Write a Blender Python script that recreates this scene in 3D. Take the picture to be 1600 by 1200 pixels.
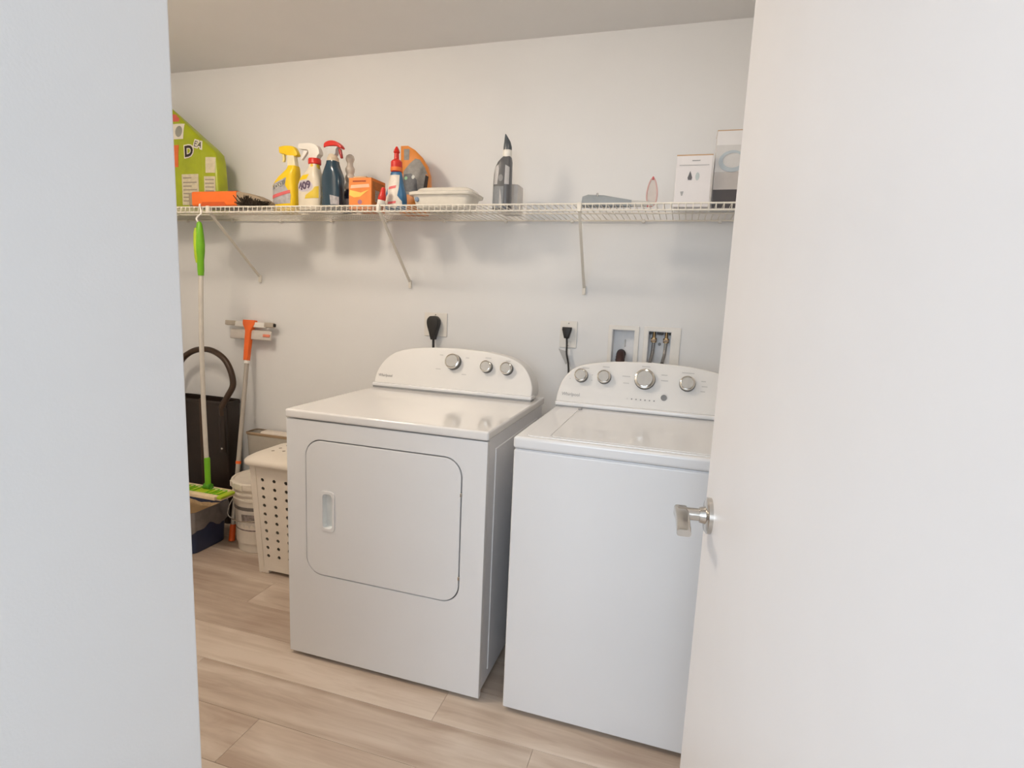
import bpy, bmesh, math, random
from mathutils import Vector, Matrix
from mathutils.bvhtree import BVHTree
random.seed(7)
for o in list(bpy.data.objects): bpy.data.objects.remove(o, do_unlink=True)
scene = bpy.context.scene
C = scene.collection

# ------------------------------------------------------------------ camera
YAW, PITCH, ROLL, FPX = 0.290447, 0.148044, 0.043480, 865.689
CAM = Vector((0.0, -2.51883, 1.30970))
cy_, sy_, cp_, sp_, cr_, sr_ = math.cos(YAW), math.sin(YAW), math.cos(PITCH), math.sin(PITCH), math.cos(ROLL), math.sin(ROLL)
fwd = Vector((-sy_*cp_, cy_*cp_, -sp_)); rgt = Vector((cy_, sy_, 0)); up = rgt.cross(fwd)
r2 = cr_*rgt + sr_*up; u2 = -sr_*rgt + cr_*up
cam_data = bpy.data.cameras.new('camera'); cam = bpy.data.objects.new('camera', cam_data); C.objects.link(cam)
M = Matrix((r2, u2, -fwd)).transposed().to_4x4(); M.translation = CAM
cam.matrix_world = M
cam_data.sensor_width = 36; cam_data.sensor_fit = 'HORIZONTAL'; cam_data.lens = FPX/1600*36
cam_data.clip_start = 0.02
scene.camera = cam

# ------------------------------------------------------------------ world, daylight, exposure
world = bpy.data.worlds.new('world'); scene.world = world; world.use_nodes = True
bg = world.node_tree.nodes['Background']; bg.inputs[0].default_value = (0.80, 0.88, 1.0, 1); bg.inputs[1].default_value = 1.0
def area_light(name, loc, rot, sx, sy, energy, color, shape='RECTANGLE'):
    d = bpy.data.lights.new(name, 'AREA'); d.shape = shape; d.size = sx; d.size_y = sy; d.energy = energy; d.color = color
    o = bpy.data.objects.new(name, d); C.objects.link(o); o.location = loc; o.rotation_euler = rot
    return o
# daylight entering through the wide window at the far end of the hallway, behind the photographer
area_light('window_daylight', (-0.5, -4.95, 1.65), (math.radians(90), 0, 0), 3.2, 1.4, 81, (0.76, 0.88, 1.0))
scene.view_settings.view_transform = 'Standard'; scene.view_settings.look = 'None'
scene.view_settings.gamma = 1; scene.view_settings.use_curve_mapping = False
scene.view_settings.exposure = 0.0
LAMP_L, LAMP_COL = 70, (255, 238, 217)      # radiance and colour of the lamp glass
LAMPS = ((-1.72, -1.45, 1.0), (-0.10, -1.00, 0.16))

# ------------------------------------------------------------------ materials
def lin(c):
    return tuple(((x/255)/12.92 if x/255 <= .04045 else ((x/255+.055)/1.055)**2.4) for x in c) + (1,)
MATS = {}
def mat(name, col, rough=.5, metal=0, var=.04, scale=30, bump=0, bscale=200, trans=0, coat=0, alpha=1, emit=None, ior=1.5):
    if name in MATS: return MATS[name]
    m = bpy.data.materials.new(name); m.use_nodes = True; nt = m.node_tree; p = nt.nodes['Principled BSDF']
    tc = nt.nodes.new('ShaderNodeTexCoord'); nz = nt.nodes.new('ShaderNodeTexNoise')
    nz.inputs['Scale'].default_value = scale; nz.inputs['Detail'].default_value = 3
    nt.links.new(tc.outputs['Object'], nz.inputs['Vector'])
    rp = nt.nodes.new('ShaderNodeValToRGB'); b = lin(col)
    rp.color_ramp.elements[0].position = .3; rp.color_ramp.elements[1].position = .7
    rp.color_ramp.elements[0].color = tuple(max(0, x*(1-var)) for x in b[:3]) + (1,)
    rp.color_ramp.elements[1].color = tuple(min(1, x*(1+var)) for x in b[:3]) + (1,)
    nt.links.new(nz.outputs['Fac'], rp.inputs[0]); nt.links.new(rp.outputs[0], p.inputs['Base Color'])
    p.inputs['Roughness'].default_value = rough; p.inputs['Metallic'].default_value = metal; p.inputs['IOR'].default_value = ior
    if trans: p.inputs['Transmission Weight'].default_value = trans
    if coat: p.inputs['Coat Weight'].default_value = coat; p.inputs['Coat Roughness'].default_value = .08
    if alpha < 1: p.inputs['Alpha'].default_value = alpha
    if emit: p.inputs['Emission Color'].default_value = lin(emit[0]); p.inputs['Emission Strength'].default_value = emit[1]
    if bump:
        n2 = nt.nodes.new('ShaderNodeTexNoise'); n2.inputs['Scale'].default_value = bscale; n2.inputs['Detail'].default_value = 4
        nt.links.new(tc.outputs['Object'], n2.inputs['Vector'])
        bp = nt.nodes.new('ShaderNodeBump'); bp.inputs['Strength'].default_value = bump; bp.inputs['Distance'].default_value = .002
        nt.links.new(n2.outputs['Fac'], bp.inputs['Height']); nt.links.new(bp.outputs[0], p.inputs['Normal'])
    MATS[name] = m; return m
def wood():
    m = bpy.data.materials.new('oak_plank'); m.use_nodes = True; nt = m.node_tree; N = nt.nodes; L = nt.links; p = N['Principled BSDF']
    tc = N.new('ShaderNodeTexCoord'); oi = N.new('ShaderNodeObjectInfo')
    mul = N.new('ShaderNodeMath'); mul.operation = 'MULTIPLY'; mul.inputs[1].default_value = 37; L.new(oi.outputs['Random'], mul.inputs[0])
    cb = N.new('ShaderNodeCombineXYZ'); L.new(mul.outputs[0], cb.inputs['X']); L.new(mul.outputs[0], cb.inputs['Z'])
    ad = N.new('ShaderNodeVectorMath'); ad.operation = 'ADD'; L.new(tc.outputs['Object'], ad.inputs[0]); L.new(cb.outputs[0], ad.inputs[1])
    def noise(sc, det, dist, rough=.55):
        mp = N.new('ShaderNodeMapping'); mp.inputs['Scale'].default_value = sc; L.new(ad.outputs[0], mp.inputs[0])
        n = N.new('ShaderNodeTexNoise'); n.inputs['Scale'].default_value = 1; n.inputs['Detail'].default_value = det
        n.inputs['Distortion'].default_value = dist; n.inputs['Roughness'].default_value = rough; L.new(mp.outputs[0], n.inputs[0]); return n
    fine = noise((3, 70, 20), 5, .4); broad = noise((2.6, 15, 5), 3, 1.6); patch = noise((2.2, 5, 3), 2, .5)
    # cathedral grain: warped rings
    mp = N.new('ShaderNodeMapping'); mp.inputs['Scale'].default_value = (.9, 9, 4); L.new(ad.outputs[0], mp.inputs[0])
    wv = N.new('ShaderNodeTexWave'); wv.wave_type = 'RINGS'; wv.inputs['Scale'].default_value = 1.3; wv.inputs['Distortion'].default_value = 5
    wv.inputs['Detail'].default_value = 2; wv.inputs['Detail Scale'].default_value = .8; L.new(mp.outputs[0], wv.inputs[0])
    def mixf(a, b, f):
        x = N.new('ShaderNodeMix'); x.data_type = 'FLOAT'; x.inputs[0].default_value = f; L.new(a, x.inputs[2]); L.new(b, x.inputs[3]); return x.outputs[0]
    g = mixf(mixf(broad.outputs[0], wv.outputs[0], .32), fine.outputs[0], .3); g = mixf(g, patch.outputs[0], .35)
    rp = N.new('ShaderNodeValToRGB'); e = rp.color_ramp.elements
    e[0].position = .36; e[0].color = lin((174, 153, 136)); e[1].position = .64; e[1].color = lin((213, 198, 183))
    k = e.new(.5); k.color = lin((196, 178, 161)); L.new(g, rp.inputs[0])
    hs = N.new('ShaderNodeHueSaturation'); L.new(rp.outputs[0], hs.inputs['Color'])
    mr = N.new('ShaderNodeMapRange'); mr.inputs['To Min'].default_value = .97; mr.inputs['To Max'].default_value = 1.03; L.new(oi.outputs['Random'], mr.inputs[0]); L.new(mr.outputs[0], hs.inputs['Value'])
    L.new(hs.outputs[0], p.inputs['Base Color']); p.inputs['Roughness'].default_value = .42
    bp = N.new('ShaderNodeBump'); bp.inputs['Strength'].default_value = .12; bp.inputs['Distance'].default_value = .001
    L.new(fine.outputs[0], bp.inputs['Height']); L.new(bp.outputs[0], p.inputs['Normal'])
    return m
WALL = mat('wall_paint', (231, 231, 231), .62, var=.012, scale=4, bump=.10, bscale=260)
CEIL = mat('ceiling_paint', (234, 233, 232), .8, var=.012, scale=4, bump=.12, bscale=180)
DOORM = mat('door_paint', (237, 235, 235), .38, var=.01, scale=6, bump=.04, bscale=120)
GROUT = mat('grout', (158, 140, 124), .9)
OAK = wood()
ENAMEL = mat('white_enamel', (230, 230, 231), .22, var=.008, scale=5, coat=.3)
ENAMEL2 = mat('console_plastic', (226, 224, 221), .35, var=.01, scale=12)
DARK = mat('dark_gap', (70, 70, 72), .8)
GALV = mat('cabinet_side', (230, 230, 232), .3, var=.01)
SATIN = mat('satin_nickel', (200, 196, 190), .16, metal=.9, var=.03)
CHROME = mat('chrome', (225, 222, 216), .08, metal=1, var=.01)
KNOBG = mat('knob_grey', (186, 184, 180), .55, metal=0, var=.03)
PRINT = mat('grey_print', (150, 150, 150), .6)
PRINTL = mat('light_grey_print', (196, 195, 193), .6)
WIRE = mat('white_vinyl_wire', (232, 226, 214), .4, var=.02)
WHITEP = mat('white_plastic', (232, 228, 221), .4, var=.02)
BLACK = mat('black_rubber', (34, 31, 29), .5, var=.1)
ORANGE = mat('orange_plastic', (236, 104, 34), .4)
GREEN = mat('green_plastic', (112, 178, 24), .38, var=.06)
GREEN2 = mat('lime_plastic', (176, 200, 40), .38, var=.06)
ALU = mat('painted_pole', (214, 208, 198), .35, metal=.2)

# ------------------------------------------------------------------ mesh helpers
class B:
    def __init__(s): s.bm = bmesh.new()
    def add(s, t, Mx=None):
        if Mx is not None: bmesh.ops.transform(t, matrix=Mx, verts=t.verts)
        bmesh.ops.recalc_face_normals(t, faces=t.faces)
        me = bpy.data.meshes.new('tmp'); t.to_mesh(me); t.free(); s.bm.from_mesh(me); bpy.data.meshes.remove(me); return s
    def box(s, x0, x1, y0, y1, z0, z1, bev=0, seg=2, Mx=None):
        t = bmesh.new(); bmesh.ops.create_cube(t, size=1)
        for v in t.verts: v.co = Vector(((x0+x1)/2+v.co.x*(x1-x0), (y0+y1)/2+v.co.y*(y1-y0), (z0+z1)/2+v.co.z*(z1-z0)))
        if bev: bmesh.ops.bevel(t, geom=t.edges[:], offset=bev, segments=seg, profile=.5, affect='EDGES')
        return s.add(t, Mx)
    def loft(s, rings, cap=True, Mx=None):
        t = bmesh.new(); vs = [[t.verts.new(p) for p in r] for r in rings]; n = len(rings[0])
        for a, b in zip(vs, vs[1:]):
            for i in range(n): t.faces.new((a[i], a[(i+1) % n], b[(i+1) % n], b[i]))
        if cap: t.faces.new(vs[0][::-1]); t.faces.new(vs[-1])
        return s.add(t, Mx)
    def cyl(s, p0, p1, r0, r1=None, n=20):
        p0, p1 = Vector(p0), Vector(p1); r1 = r0 if r1 is None else r1
        q = (p1-p0).to_track_quat('Z', 'Y').to_matrix()
        ring = lambda c, r: [c + q @ Vector((r*math.cos(2*math.pi*i/n), r*math.sin(2*math.pi*i/n), 0)) for i in range(n)]
        return s.loft([ring(p0, r0), ring(p1, r1)])
    def lathe(s, prof, n=28, Mx=None):
        return s.loft([[Vector((max(r, 1e-5)*math.cos(2*math.pi*i/n), max(r, 1e-5)*math.sin(2*math.pi*i/n), z)) for i in range(n)] for r, z in prof], Mx=Mx)
    def tube(s, pts, r, n=8, sub=6, closed=False):
        P = [Vector(p) for p in pts]
        if sub > 1 and len(P) > 2:
            Q = []; m = len(P); rng = range(m if closed else m-1)
            for i in rng:
                a, b, c, d = (P[(i-1) % m], P[i], P[(i+1) % m], P[(i+2) % m]) if closed else (P[max(i-1, 0)], P[i], P[i+1], P[min(i+2, m-1)])
                for k in range(sub):
                    u = k/sub; Q.append(.5*((2*b)+(c-a)*u+(2*a-5*b+4*c-d)*u*u+(3*b-a-3*c+d)*u**3))
            if not closed: Q.append(P[-1])
            P = Q
        rings = []; m = len(P); nrm = None
        for i, p in enumerate(P):
            tg = (P[(i+1) % m]-P[i-1]) if closed else (P[min(i+1, m-1)]-P[max(i-1, 0)])
            tg.normalize()
            if nrm is None: nrm = tg.orthogonal().normalized()
            nrm = (nrm - tg*nrm.dot(tg)).normalized(); bn = tg.cross(nrm)
            rr = r[min(i*len(r)//m, len(r)-1)] if isinstance(r, (list, tuple)) else r
            rings.append([p + rr*(math.cos(2*math.pi*k/n)*nrm + math.sin(2*math.pi*k/n)*bn) for k in range(n)])
        if closed: rings.append(rings[0])
        return s.loft(rings, cap=not closed)
    def panel(s, outer, holes, d0, d1, axis='y', bev=0, Mx=None):
        """flat outline (with holes) in the plane across axis, thickness d0..d1"""
        t = bmesh.new(); edges = []
        put = {'y': lambda a, b, d: (a, d, b), 'z': lambda a, b, d: (a, b, d), 'x': lambda a, b, d: (d, a, b)}[axis]
        for lp in [outer]+list(holes):
            vs = [t.verts.new(put(a, b, d0)) for a, b in lp]
            edges += [t.edges.new((vs[i], vs[(i+1) % len(vs)])) for i in range(len(vs))]
        if holes: bmesh.ops.triangle_fill(t, use_beauty=True, use_dissolve=True, edges=edges)
        else: t.faces.new(t.verts[:])
        r = bmesh.ops.extrude_face_region(t, geom=t.faces[:])
        nv = [g for g in r['geom'] if isinstance(g, bmesh.types.BMVert)]
        dv = Vector(put(0, 0, d1)) - Vector(put(0, 0, d0)); bmesh.ops.translate(t, vec=dv, verts=nv)
        bmesh.ops.recalc_face_normals(t, faces=t.faces)
        if bev:
            es = [e for e in t.edges if len(e.link_faces) == 2 and e.calc_face_angle(0) > .9 and abs((e.verts[0].co-e.verts[1].co).dot(dv)) < 1e-9]
            bmesh.ops.bevel(t, geom=es, offset=bev, segments=2, profile=.5, affect='EDGES', clamp_overlap=True)
        return s.add(t, Mx)
def rrect(x0, x1, z0, z1, r, n=6):
    out = []
    for cx, cz, a0 in ((x1-r, z1-r, 0), (x0+r, z1-r, 90), (x0+r, z0+r, 180), (x1-r, z0+r, 270)):
        for k in range(n+1):
            a = math.radians(a0+90*k/n); out.append((cx+r*math.cos(a), cz+r*math.sin(a)))
    return out
def ring(cx, cy, z, hx, hy, e=3, n=36):
    out = []
    for i in range(n):
        a = 2*math.pi*i/n; c, s = math.cos(a), math.sin(a)
        out.append(Vector((cx+hx*math.copysign(abs(c)**(2/e), c), cy+hy*math.copysign(abs(s)**(2/e), s), z)))
    return out
def smooth_outline(pts, sub=4):
    P = [Vector((a, b)) for a, b in pts]; Q = []
    for i in range(len(P)-1):
        a, b, c, d = P[max(i-1, 0)], P[i], P[i+1], P[min(i+2, len(P)-1)]
        for k in range(sub):
            u = k/sub; Q.append(.5*((2*b)+(c-a)*u+(2*a-5*b+4*c-d)*u*u+(3*b-a-3*c+d)*u**3))
    Q.append(P[-1]); return [(q.x, q.y) for q in Q]
def build(name, b, m, parent=None, ang=35, loc=None):
    me = bpy.data.meshes.new(name); b.bm.to_mesh(me); b.bm.free(); me.materials.append(m)
    if ang: me.shade_smooth(); me.set_sharp_from_angle(angle=math.radians(ang))
    o = bpy.data.objects.new(name, me); C.objects.link(o)
    if parent: o.parent = parent
    if loc: o.location = loc
    return o
def tag(o, label, cat, group=None):
    o['label'] = label; o['category'] = cat
    if group: o['group'] = group
    return o
def thing(name, label, cat, loc=(0, 0, 0), rz=0, group=None):
    o = bpy.data.objects.new(name, None); C.objects.link(o); o.location = loc; o.rotation_euler = (0, 0, rz); o.empty_display_size = .05
    return tag(o, label, cat, group)
def struct(name, b, m, ang=0):
    o = build(name, b, m, ang=ang); o['kind'] = 'structure'; return o
def bvh(o):
    t = bmesh.new(); t.from_mesh(o.data); r = BVHTree.FromBMesh(t); t.free(); return r
def project(t, tree, off=.0012, dirn=(0, 1, 0), start=-2):
    d = Vector(dirn); cen = sum((v.co for v in t.verts), Vector())/max(1, len(t.verts))
    for v in t.verts:
        o = v.co.copy(); o = o - d*(o.dot(d)) + d*start
        for k in range(60):
            hit = tree.ray_cast(o, d)
            if hit[0] is not None: break
            o = o + (cen - o - d*(cen-o).dot(d))*.01
        v.co = o - d*start
        if hit[0] is not None: v.co = hit[0] - d*off
def decal(name, target, outline, m, parent, off=.0012, sub=8, tree=None, label=None):
    """flat print laid onto the front (-y side) of a part, following its surface; outline in local x, z"""
    t = bmesh.new(); vs = [t.verts.new((a, -1, b)) for a, b in outline]; t.faces.new(vs)
    if sub:
        xs = [a for a, b in outline]; zs = [b for a, b in outline]
        for k in range(1, sub):
            for co, no in ((Vector((min(xs)+(max(xs)-min(xs))*k/sub, 0, 0)), Vector((1, 0, 0))), (Vector((0, 0, min(zs)+(max(zs)-min(zs))*k/sub)), Vector((0, 0, 1)))):
                bmesh.ops.bisect_plane(t, geom=t.verts[:]+t.edges[:]+t.faces[:], plane_co=co, plane_no=no, dist=1e-6)
    project(t, tree or bvh(target), off)
    for f in t.faces:
        f.normal_update()
        if f.normal.y > 0: f.normal_flip()
    b = B(); b.bm.free(); b.bm = t
    o = build(name, b, m, parent, ang=60)
    if label: o['label'] = label
    return o
def rect(x0, x1, z0, z1): return [(x0, z0), (x1, z0), (x1, z1), (x0, z1)]
def ellipse(cx, cz, rx, rz, n=16): return [(cx+rx*math.cos(2*math.pi*i/n), cz+rz*math.sin(2*math.pi*i/n)) for i in range(n)]
def lettering(name, target, s, cx, cz, size, m, parent, rot=0, off=.0016, squeeze=1, bold=0, tree=None):
    cu = bpy.data.curves.new('t', 'FONT'); cu.body = s; cu.size = size; cu.align_x = 'CENTER'; cu.align_y = 'CENTER'; cu.offset = bold; cu.resolution_u = 3
    o = bpy.data.objects.new('t', cu); C.objects.link(o); dg = bpy.context.evaluated_depsgraph_get()
    me = bpy.data.meshes.new_from_object(o.evaluated_get(dg)); bpy.data.objects.remove(o); bpy.data.curves.remove(cu)
    t = bmesh.new(); t.from_mesh(me); bpy.data.meshes.remove(me); c, sn = math.cos(rot), math.sin(rot)
    for v in t.verts:
        x, z = v.co.x*squeeze, v.co.y; v.co = Vector((cx+x*c-z*sn, -1, cz+x*sn+z*c))
    project(t, tree or bvh(target), off)
    b = B(); b.bm.free(); b.bm = t
    return build(name, b, m, parent, ang=0)

# ------------------------------------------------------------------ the room
H = 2.4495
XL, XR, YF, YH = -2.85, 0.60, -1.955, -2.275      # room sides, room face and hall face of the entry wall
b = B(); b.box(-2.95, 1.7, -5.1, .12, -.08, -.004); floor = struct('floor', b, GROUT)
b = B(); b.box(-2.95, 1.7, -5.1, .12, H, H+.08); struct('ceiling', b, CEIL)
boxA = (-.294, -.193, 1.045, 1.206); boxB = (-.137, -.036, 1.045, 1.207)
b = B(); b.panel([(XL-.1, 0), (XR+.1, 0), (XR+.1, H), (XL-.1, H)], [rect(*boxA), rect(*boxB)], 0, .12); struct('wall_back', b, WALL)
b = B(); b.box(XL-.1, XL, YH, 0, 0, H); struct('wall_left', b, WALL)
b = B(); b.box(XR, XR+.1, YH, 0, 0, H); struct('wall_right', b, WALL)
OX0, OX1 = -.615, .215
b = B(); b.panel([(XL, 0), (OX0, 0), (OX0, 2.09), (OX1, 2.09), (OX1, 0), (XR, 0), (XR, H), (XL, H)], [], YF, YH, bev=.003); struct('wall_front', b, WALL)
b = B(); b.box(XL-.1, XL, -5.1, YH, 0, H); struct('wall_hall_left', b, WALL)
b = B(); b.box(1.6, 1.7, -5.1, YH, 0, H); struct('wall_hall_right', b, WALL)
b = B(); b.box(XR+.1, 1.6, YH, YH+.1, 0, H); struct('wall_hall_front', b, WALL)
b = B(); b.panel([(XL, 0), (1.6, 0), (1.6, H), (XL, H)], [rect(-2.15, 1.15, .9, 2.4)], -5.1, -5.0); struct('wall_hall_back', b, WALL)

# plank floor: every board its own piece
pw, pl = .1733, 1.22
meshes = {}
def plank(x0, x1, yc):
    L = round(x1-x0, 3)
    if L < .02: return
    if L not in meshes:
        t = B(); t.box(-L/2+.0004, L/2-.0004, -pw/2+.0004, pw/2-.0004, -.006, 0, .0006, 1)
        o = build('plank', t, OAK, floor, ang=0); meshes[L] = o.data
    else:
        o = bpy.data.objects.new('plank', meshes[L]); C.objects.link(o); o.parent = floor
    o.location = ((x0+x1)/2, yc, 0)
offs = [.41, .0, .83, .2, .62, 1.02, .33, .72, .12, .52, .92]
y_top = -.91 + 5*pw; k = 0
while True:
    yc = y_top - (k+.5)*pw
    if yc < -4.95: break
    if yc+pw/2 <= .01 or k == 0:
        x = -.645 - pl*4 + (0 if k == 5 else offs[k % 11])
        xe = XR if yc > YH else 1.6
        while x < xe:
            a, e = max(x, XL), min(x+pl, xe)
            if e > a: plank(a, e, yc)
            x += pl
    k += 1

# entry door, swung into the room on the right
a10 = math.radians(6)
DW = .84
hx, hy = .074+DW*math.sin(a10), -1.42-DW*math.cos(a10)
bd = B(); bd.box(0, DW, -.04, 0, .008, 2.05, .002, 1)
door = struct('door_1', bd, DOORM); door.location = (hx, hy, 0); door.rotation_euler = (0, 0, math.radians(96))
HX, HZ = DW-.060, .936
for s, yy in ((1, 0), (-1, -.04)):
    hb = B(); hb.cyl((HX, yy, HZ), (HX, yy+s*.007, HZ), .033, .033, 36); hb.cyl((HX, yy+s*.007, HZ), (HX, yy+s*.010, HZ), .033, .028, 36)
    hr = build('handle_rosette', hb, SATIN, door)
    hb = B(); hb.cyl((HX, yy+s*.008, HZ), (HX, yy+s*.02, HZ), .017, .014, 24); hb.cyl((HX, yy+s*.018, HZ), (HX, yy+s*.058, HZ), .0115, .0115, 24)
    build('handle_neck', hb, SATIN, door)
    y0, y1 = sorted((yy+s*.040, yy+s*.064)); hb = B()
    hb.loft([[Vector((x, yy_, zz)) for yy_, zz in rrect(y0+dy*s, y1+dy*s, HZ-zl, HZ+zh, .005, 3)] for x, dy, zl, zh in ((HX+.014, 0, .010, .010), (HX+.012, 0, .011, .011), (HX-.02, 0, .010, .010), (HX-.060, .002, .009, .007), (HX-.085, .004, .010, .004), (HX-.089, .004, .009, .003))])
    build('handle_lever', hb, SATIN, door)
for z in (.25, 1.02, 1.8):
    hb = B(); hb.cyl((-.004, -.046, z-.045), (-.004, -.046, z+.045), .006, .006, 12); hb.box(-.002, .03, -.0425, -.0398, z-.045, z+.045); build('hinge', hb, SATIN, door)

# ------------------------------------------------------------------ ceiling lamp (above the frame)
lamp_labels = ('round dome ceiling lamp above the dryer, glowing warm white', 'small round ceiling lamp above the washer, glowing warm white')
for (lx, ly, f), lb in zip(LAMPS, lamp_labels):
    t = thing('ceiling_lamp', lb, 'lamp', (lx, ly, H), 0, 'ceiling lamps')
    k = 1 if f == 1 else .6
    b = B(); b.lathe([(.17*k, 0), (.17*k, -.014), (.16*k, -.020), (.15*k, -.020), (.15*k, -.004), (.0, -.004)], 40); build('lamp_base', b, WHITEP, t)
    b = B(); b.lathe([(.149*k*math.cos(a), -.018-.10*k*math.sin(a)) for a in [math.pi/2*i/10 for i in range(11)]], 40)
    build('lamp_diffuser', b, mat('lamp_glass_%d' % int(f*100), (255, 244, 228), .4, emit=(LAMP_COL, LAMP_L*f/k/k)), t)

# ------------------------------------------------------------------ wire shelf
S = 1.682
sh = thing('wire_shelf', 'white ventilated wire shelf running along the back wall on slanted braces', 'shelf', (-2.8, 0, S))
ox = 2.8
x0, x1 = XL+.006+ox, XR-.006+ox
for nm, y, z, r in (('front_rail', -.405, -.0035, .0033), ('lip_rail', -.407, -.027, .0033), ('middle_rail', -.205, -.0065, .003), ('rear_rail', -.012, -.0065, .0033)):
    b = B(); b.cyl((x0, y, z), (x1, y, z), r, r, 10); build(nm, b, WIRE, sh)
b = B(); n = int((x1-x0)/.0254)
for i in range(n+1):
    x = x0+.004+i*.0254
    b.tube([(x, -.008, -.0016), (x, -.40, -.0016), (x, -.4095, -.006), (x, -.4115, -.028)], .0016, 5, 1)
w = build('cross_wires', b, WIRE, sh); w['kind'] = 'stuff'
for (xf, xw) in ((-2.128, -2.195), (-1.243, -1.298), (-.400, -.432)):
    b = B(); P0 = Vector((xf+ox, -.405, -.02)); P1 = Vector((xw+ox, -.013, 1.385-S))
    d = (P1-P0).normalized(); sd = Vector((0, 0, 1)).cross(d).normalized(); upv = d.cross(sd)
    b.loft([[p + sx*.0055*sd + sz*.004*upv for sx, sz in ((-1, -1), (1, -1), (1, 1), (-1, 1))] for p in (P0, P1)])
    b.box(xw+ox-.007, xw+ox+.007, -.014, -.0005, 1.352-S, 1.392-S, .003, 2)
    b.box(xf+ox-.008, xf+ox+.008, -.414, -.396, -.032, .001, .003, 2)
    br = build('support_brace', b, WIRE, sh)
for i in range(11):
    b = B(); x = .12+i*.31; b.box(x, x+.014, -.02, -.0005, -.016, .001, .003, 1); build('wall_clip', b, WHITEP, sh)
SZ = S + .0008

# ------------------------------------------------------------------ dryer
DX, DY, DA = -1.2714, -.957, -.0049
W = .737
dr = thing('dryer', 'white front-loading dryer with a rounded rectangular door, left of the washer', 'dryer', (DX, DY, 0), DA)
b = B(); b.box(.004, W-.004, .022, .69, .022, .885, .004, 2)
for sx in (0, 1):     # pressed ribs in the side sheets
    xx = .004 if sx == 0 else W-.004
    b.box(xx-.0025, xx+.0025, .09, .62, .06, .84, .002, 1)
build('cabinet', b, GALV, dr)
door_o = rrect(.077, .656, .331, .818, .062, 8)
b = B(); b.panel([(0, .014), (W, .014), (W, .8815), (0, .8815)], [door_o], 0, .022, bev=.0035); build('front_panel', b, ENAMEL, dr)
b = B(); b.box(.07, .66, .0175, .0215, .32, .825); build('door_seal', b, mat('seal_grey', (120, 120, 122), .7), dr)
dn = rrect(.080, .653, .334, .815, .059, 8); hh = rrect(.146, .186, .508, .632, .012, 5)
b = B(); b.panel(dn, [hh], -.0015, .017, bev=.0022); dd = build('dryer_door', b, ENAMEL, dr)
b = B(); rr = [[Vector((x, y, z)) for x, z in rrect(.146+i, .186-i, .508+i, .632-i, .012, 5)] for i, y in ((0, -.001), (.002, .008), (.004, .016), (.006, .0168))]
b.loft(rr, cap=False); b.panel(rrect(.150, .182, .512, .628, .010, 5), [], .0166, .0172)
hd = build('door_handle', b, mat('handle_pocket', (236, 240, 240), .3), dd)
b = B(); b.panel(rrect(.138, .194, .498, .642, .014, 5), [rrect(.147, .185, .509, .631, .012, 5)], -.0045, -.001, bev=.0015); build('handle_rim', b, ENAMEL, dd)
for z in (.42, .70):
    b = B(); b.box(.6505, .6575, -.002, .012, z-.006, z+.006, .001, 1); build('door_hinge', b, SATIN, dr)
b = B(); b.box(-.003, W+.003, -.004, .70, .8845, .914, .007, 3); build('top_panel', b, mat('glossy_enamel', (232, 230, 228), .10, var=.006, scale=5, coat=.5), dr)
for fx in (.05, W-.05):
    for fy in (.06, .64):
        b = B(); b.cyl((fx, fy, 0), (fx, fy, .024), .018, .014, 14); build('foot', b, BLACK, dr)
def console(parent, halfpts, cx, yb, tilt, back, zb, m):
    """arched console: half outline mirrored about cx, face leaning back"""
    right = smooth_outline(halfpts, 4); out = [(cx+a, z) for a, z in right] + [(cx-a, z) for a, z in right[::-1]]
    t = B(); t.panel(out, [], yb, back)
    for v in t.bm.verts:
        if v.co.y < yb+.001: v.co.y = yb+(v.co.z-zb)*tilt
        else: v.co.x = cx+(v.co.x-cx)*.985; v.co.z = zb+(v.co.z-zb)*.97
    es = [e for e in t.bm.edges if all(abs(v.co.y-(yb+(v.co.z-zb)*tilt)) < 1e-4 for v in e.verts)]
    bmesh.ops.bevel(t.bm, geom=es, offset=.007, segments=3, profile=.5, affect='EDGES', clamp_overlap=True)
    return build('console', t, m, parent, ang=40)
con = console(dr, [(.356, .920), (.358, .945), (.354, .975), (.338, 1.012), (.308, 1.048), (.26, 1.074), (.19, 1.090), (.10, 1.098), (0, 1.101)], .360, .560, .34, .695, .92, ENAMEL2)
b = B(); b.box(.0, .722, .549, .60, .9215, .936, .005, 3); build('console_trim', b, ENAMEL, dr)
b = B(); b.box(.004, .718, .552, .60, .914, .922); build('console_gap', b, PRINT, dr)
def knob(parent, x, z, r, h, tree):
    hit = tree.ray_cast(Vector((x, -1, z)), Vector((0, 1, 0))); p = hit[0]; nrm = hit[1]
    if nrm.y > 0: nrm = -nrm
    Mx = Matrix.Translation(p) @ nrm.to_track_quat('Z', 'Y').to_matrix().to_4x4()
    t = B(); t.lathe([(r*1.04, -.004), (r*1.04, .004), (r*1.0, .006), (r*.99, h*.84)], 36, Mx); k = build('knob', t, mat('knob_side', (112, 110, 106), .35, metal=.5), parent, ang=30)
    t = B(); t.lathe([(r*.985, h*.80), (r*1.0, h*.83), (r*.97, h*.95), (r*.90, h), (r*.80, h+.001), (r*.78, h-.001), (0, h-.001)], 36, Mx); build('knob_rim', t, CHROME, k, ang=30)
    t = B(); t.lathe([(r*.79, h-.0015), (r*.77, h+.0004), (0, h+.0008)], 32, Mx); build('knob_cap', t, KNOBG, k, ang=30)
tree = bvh(con)
for kx, kz, kr in ((.361, 1.044, .0325), (.512, 1.034, .0245), (.600, 1.033, .0255)): knob(dr, kx, kz, kr, .026, tree)
lettering('brand_lettering', con, 'Whirlpool', .052, .967, .0165, PRINT, dr, tree=tree)
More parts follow.
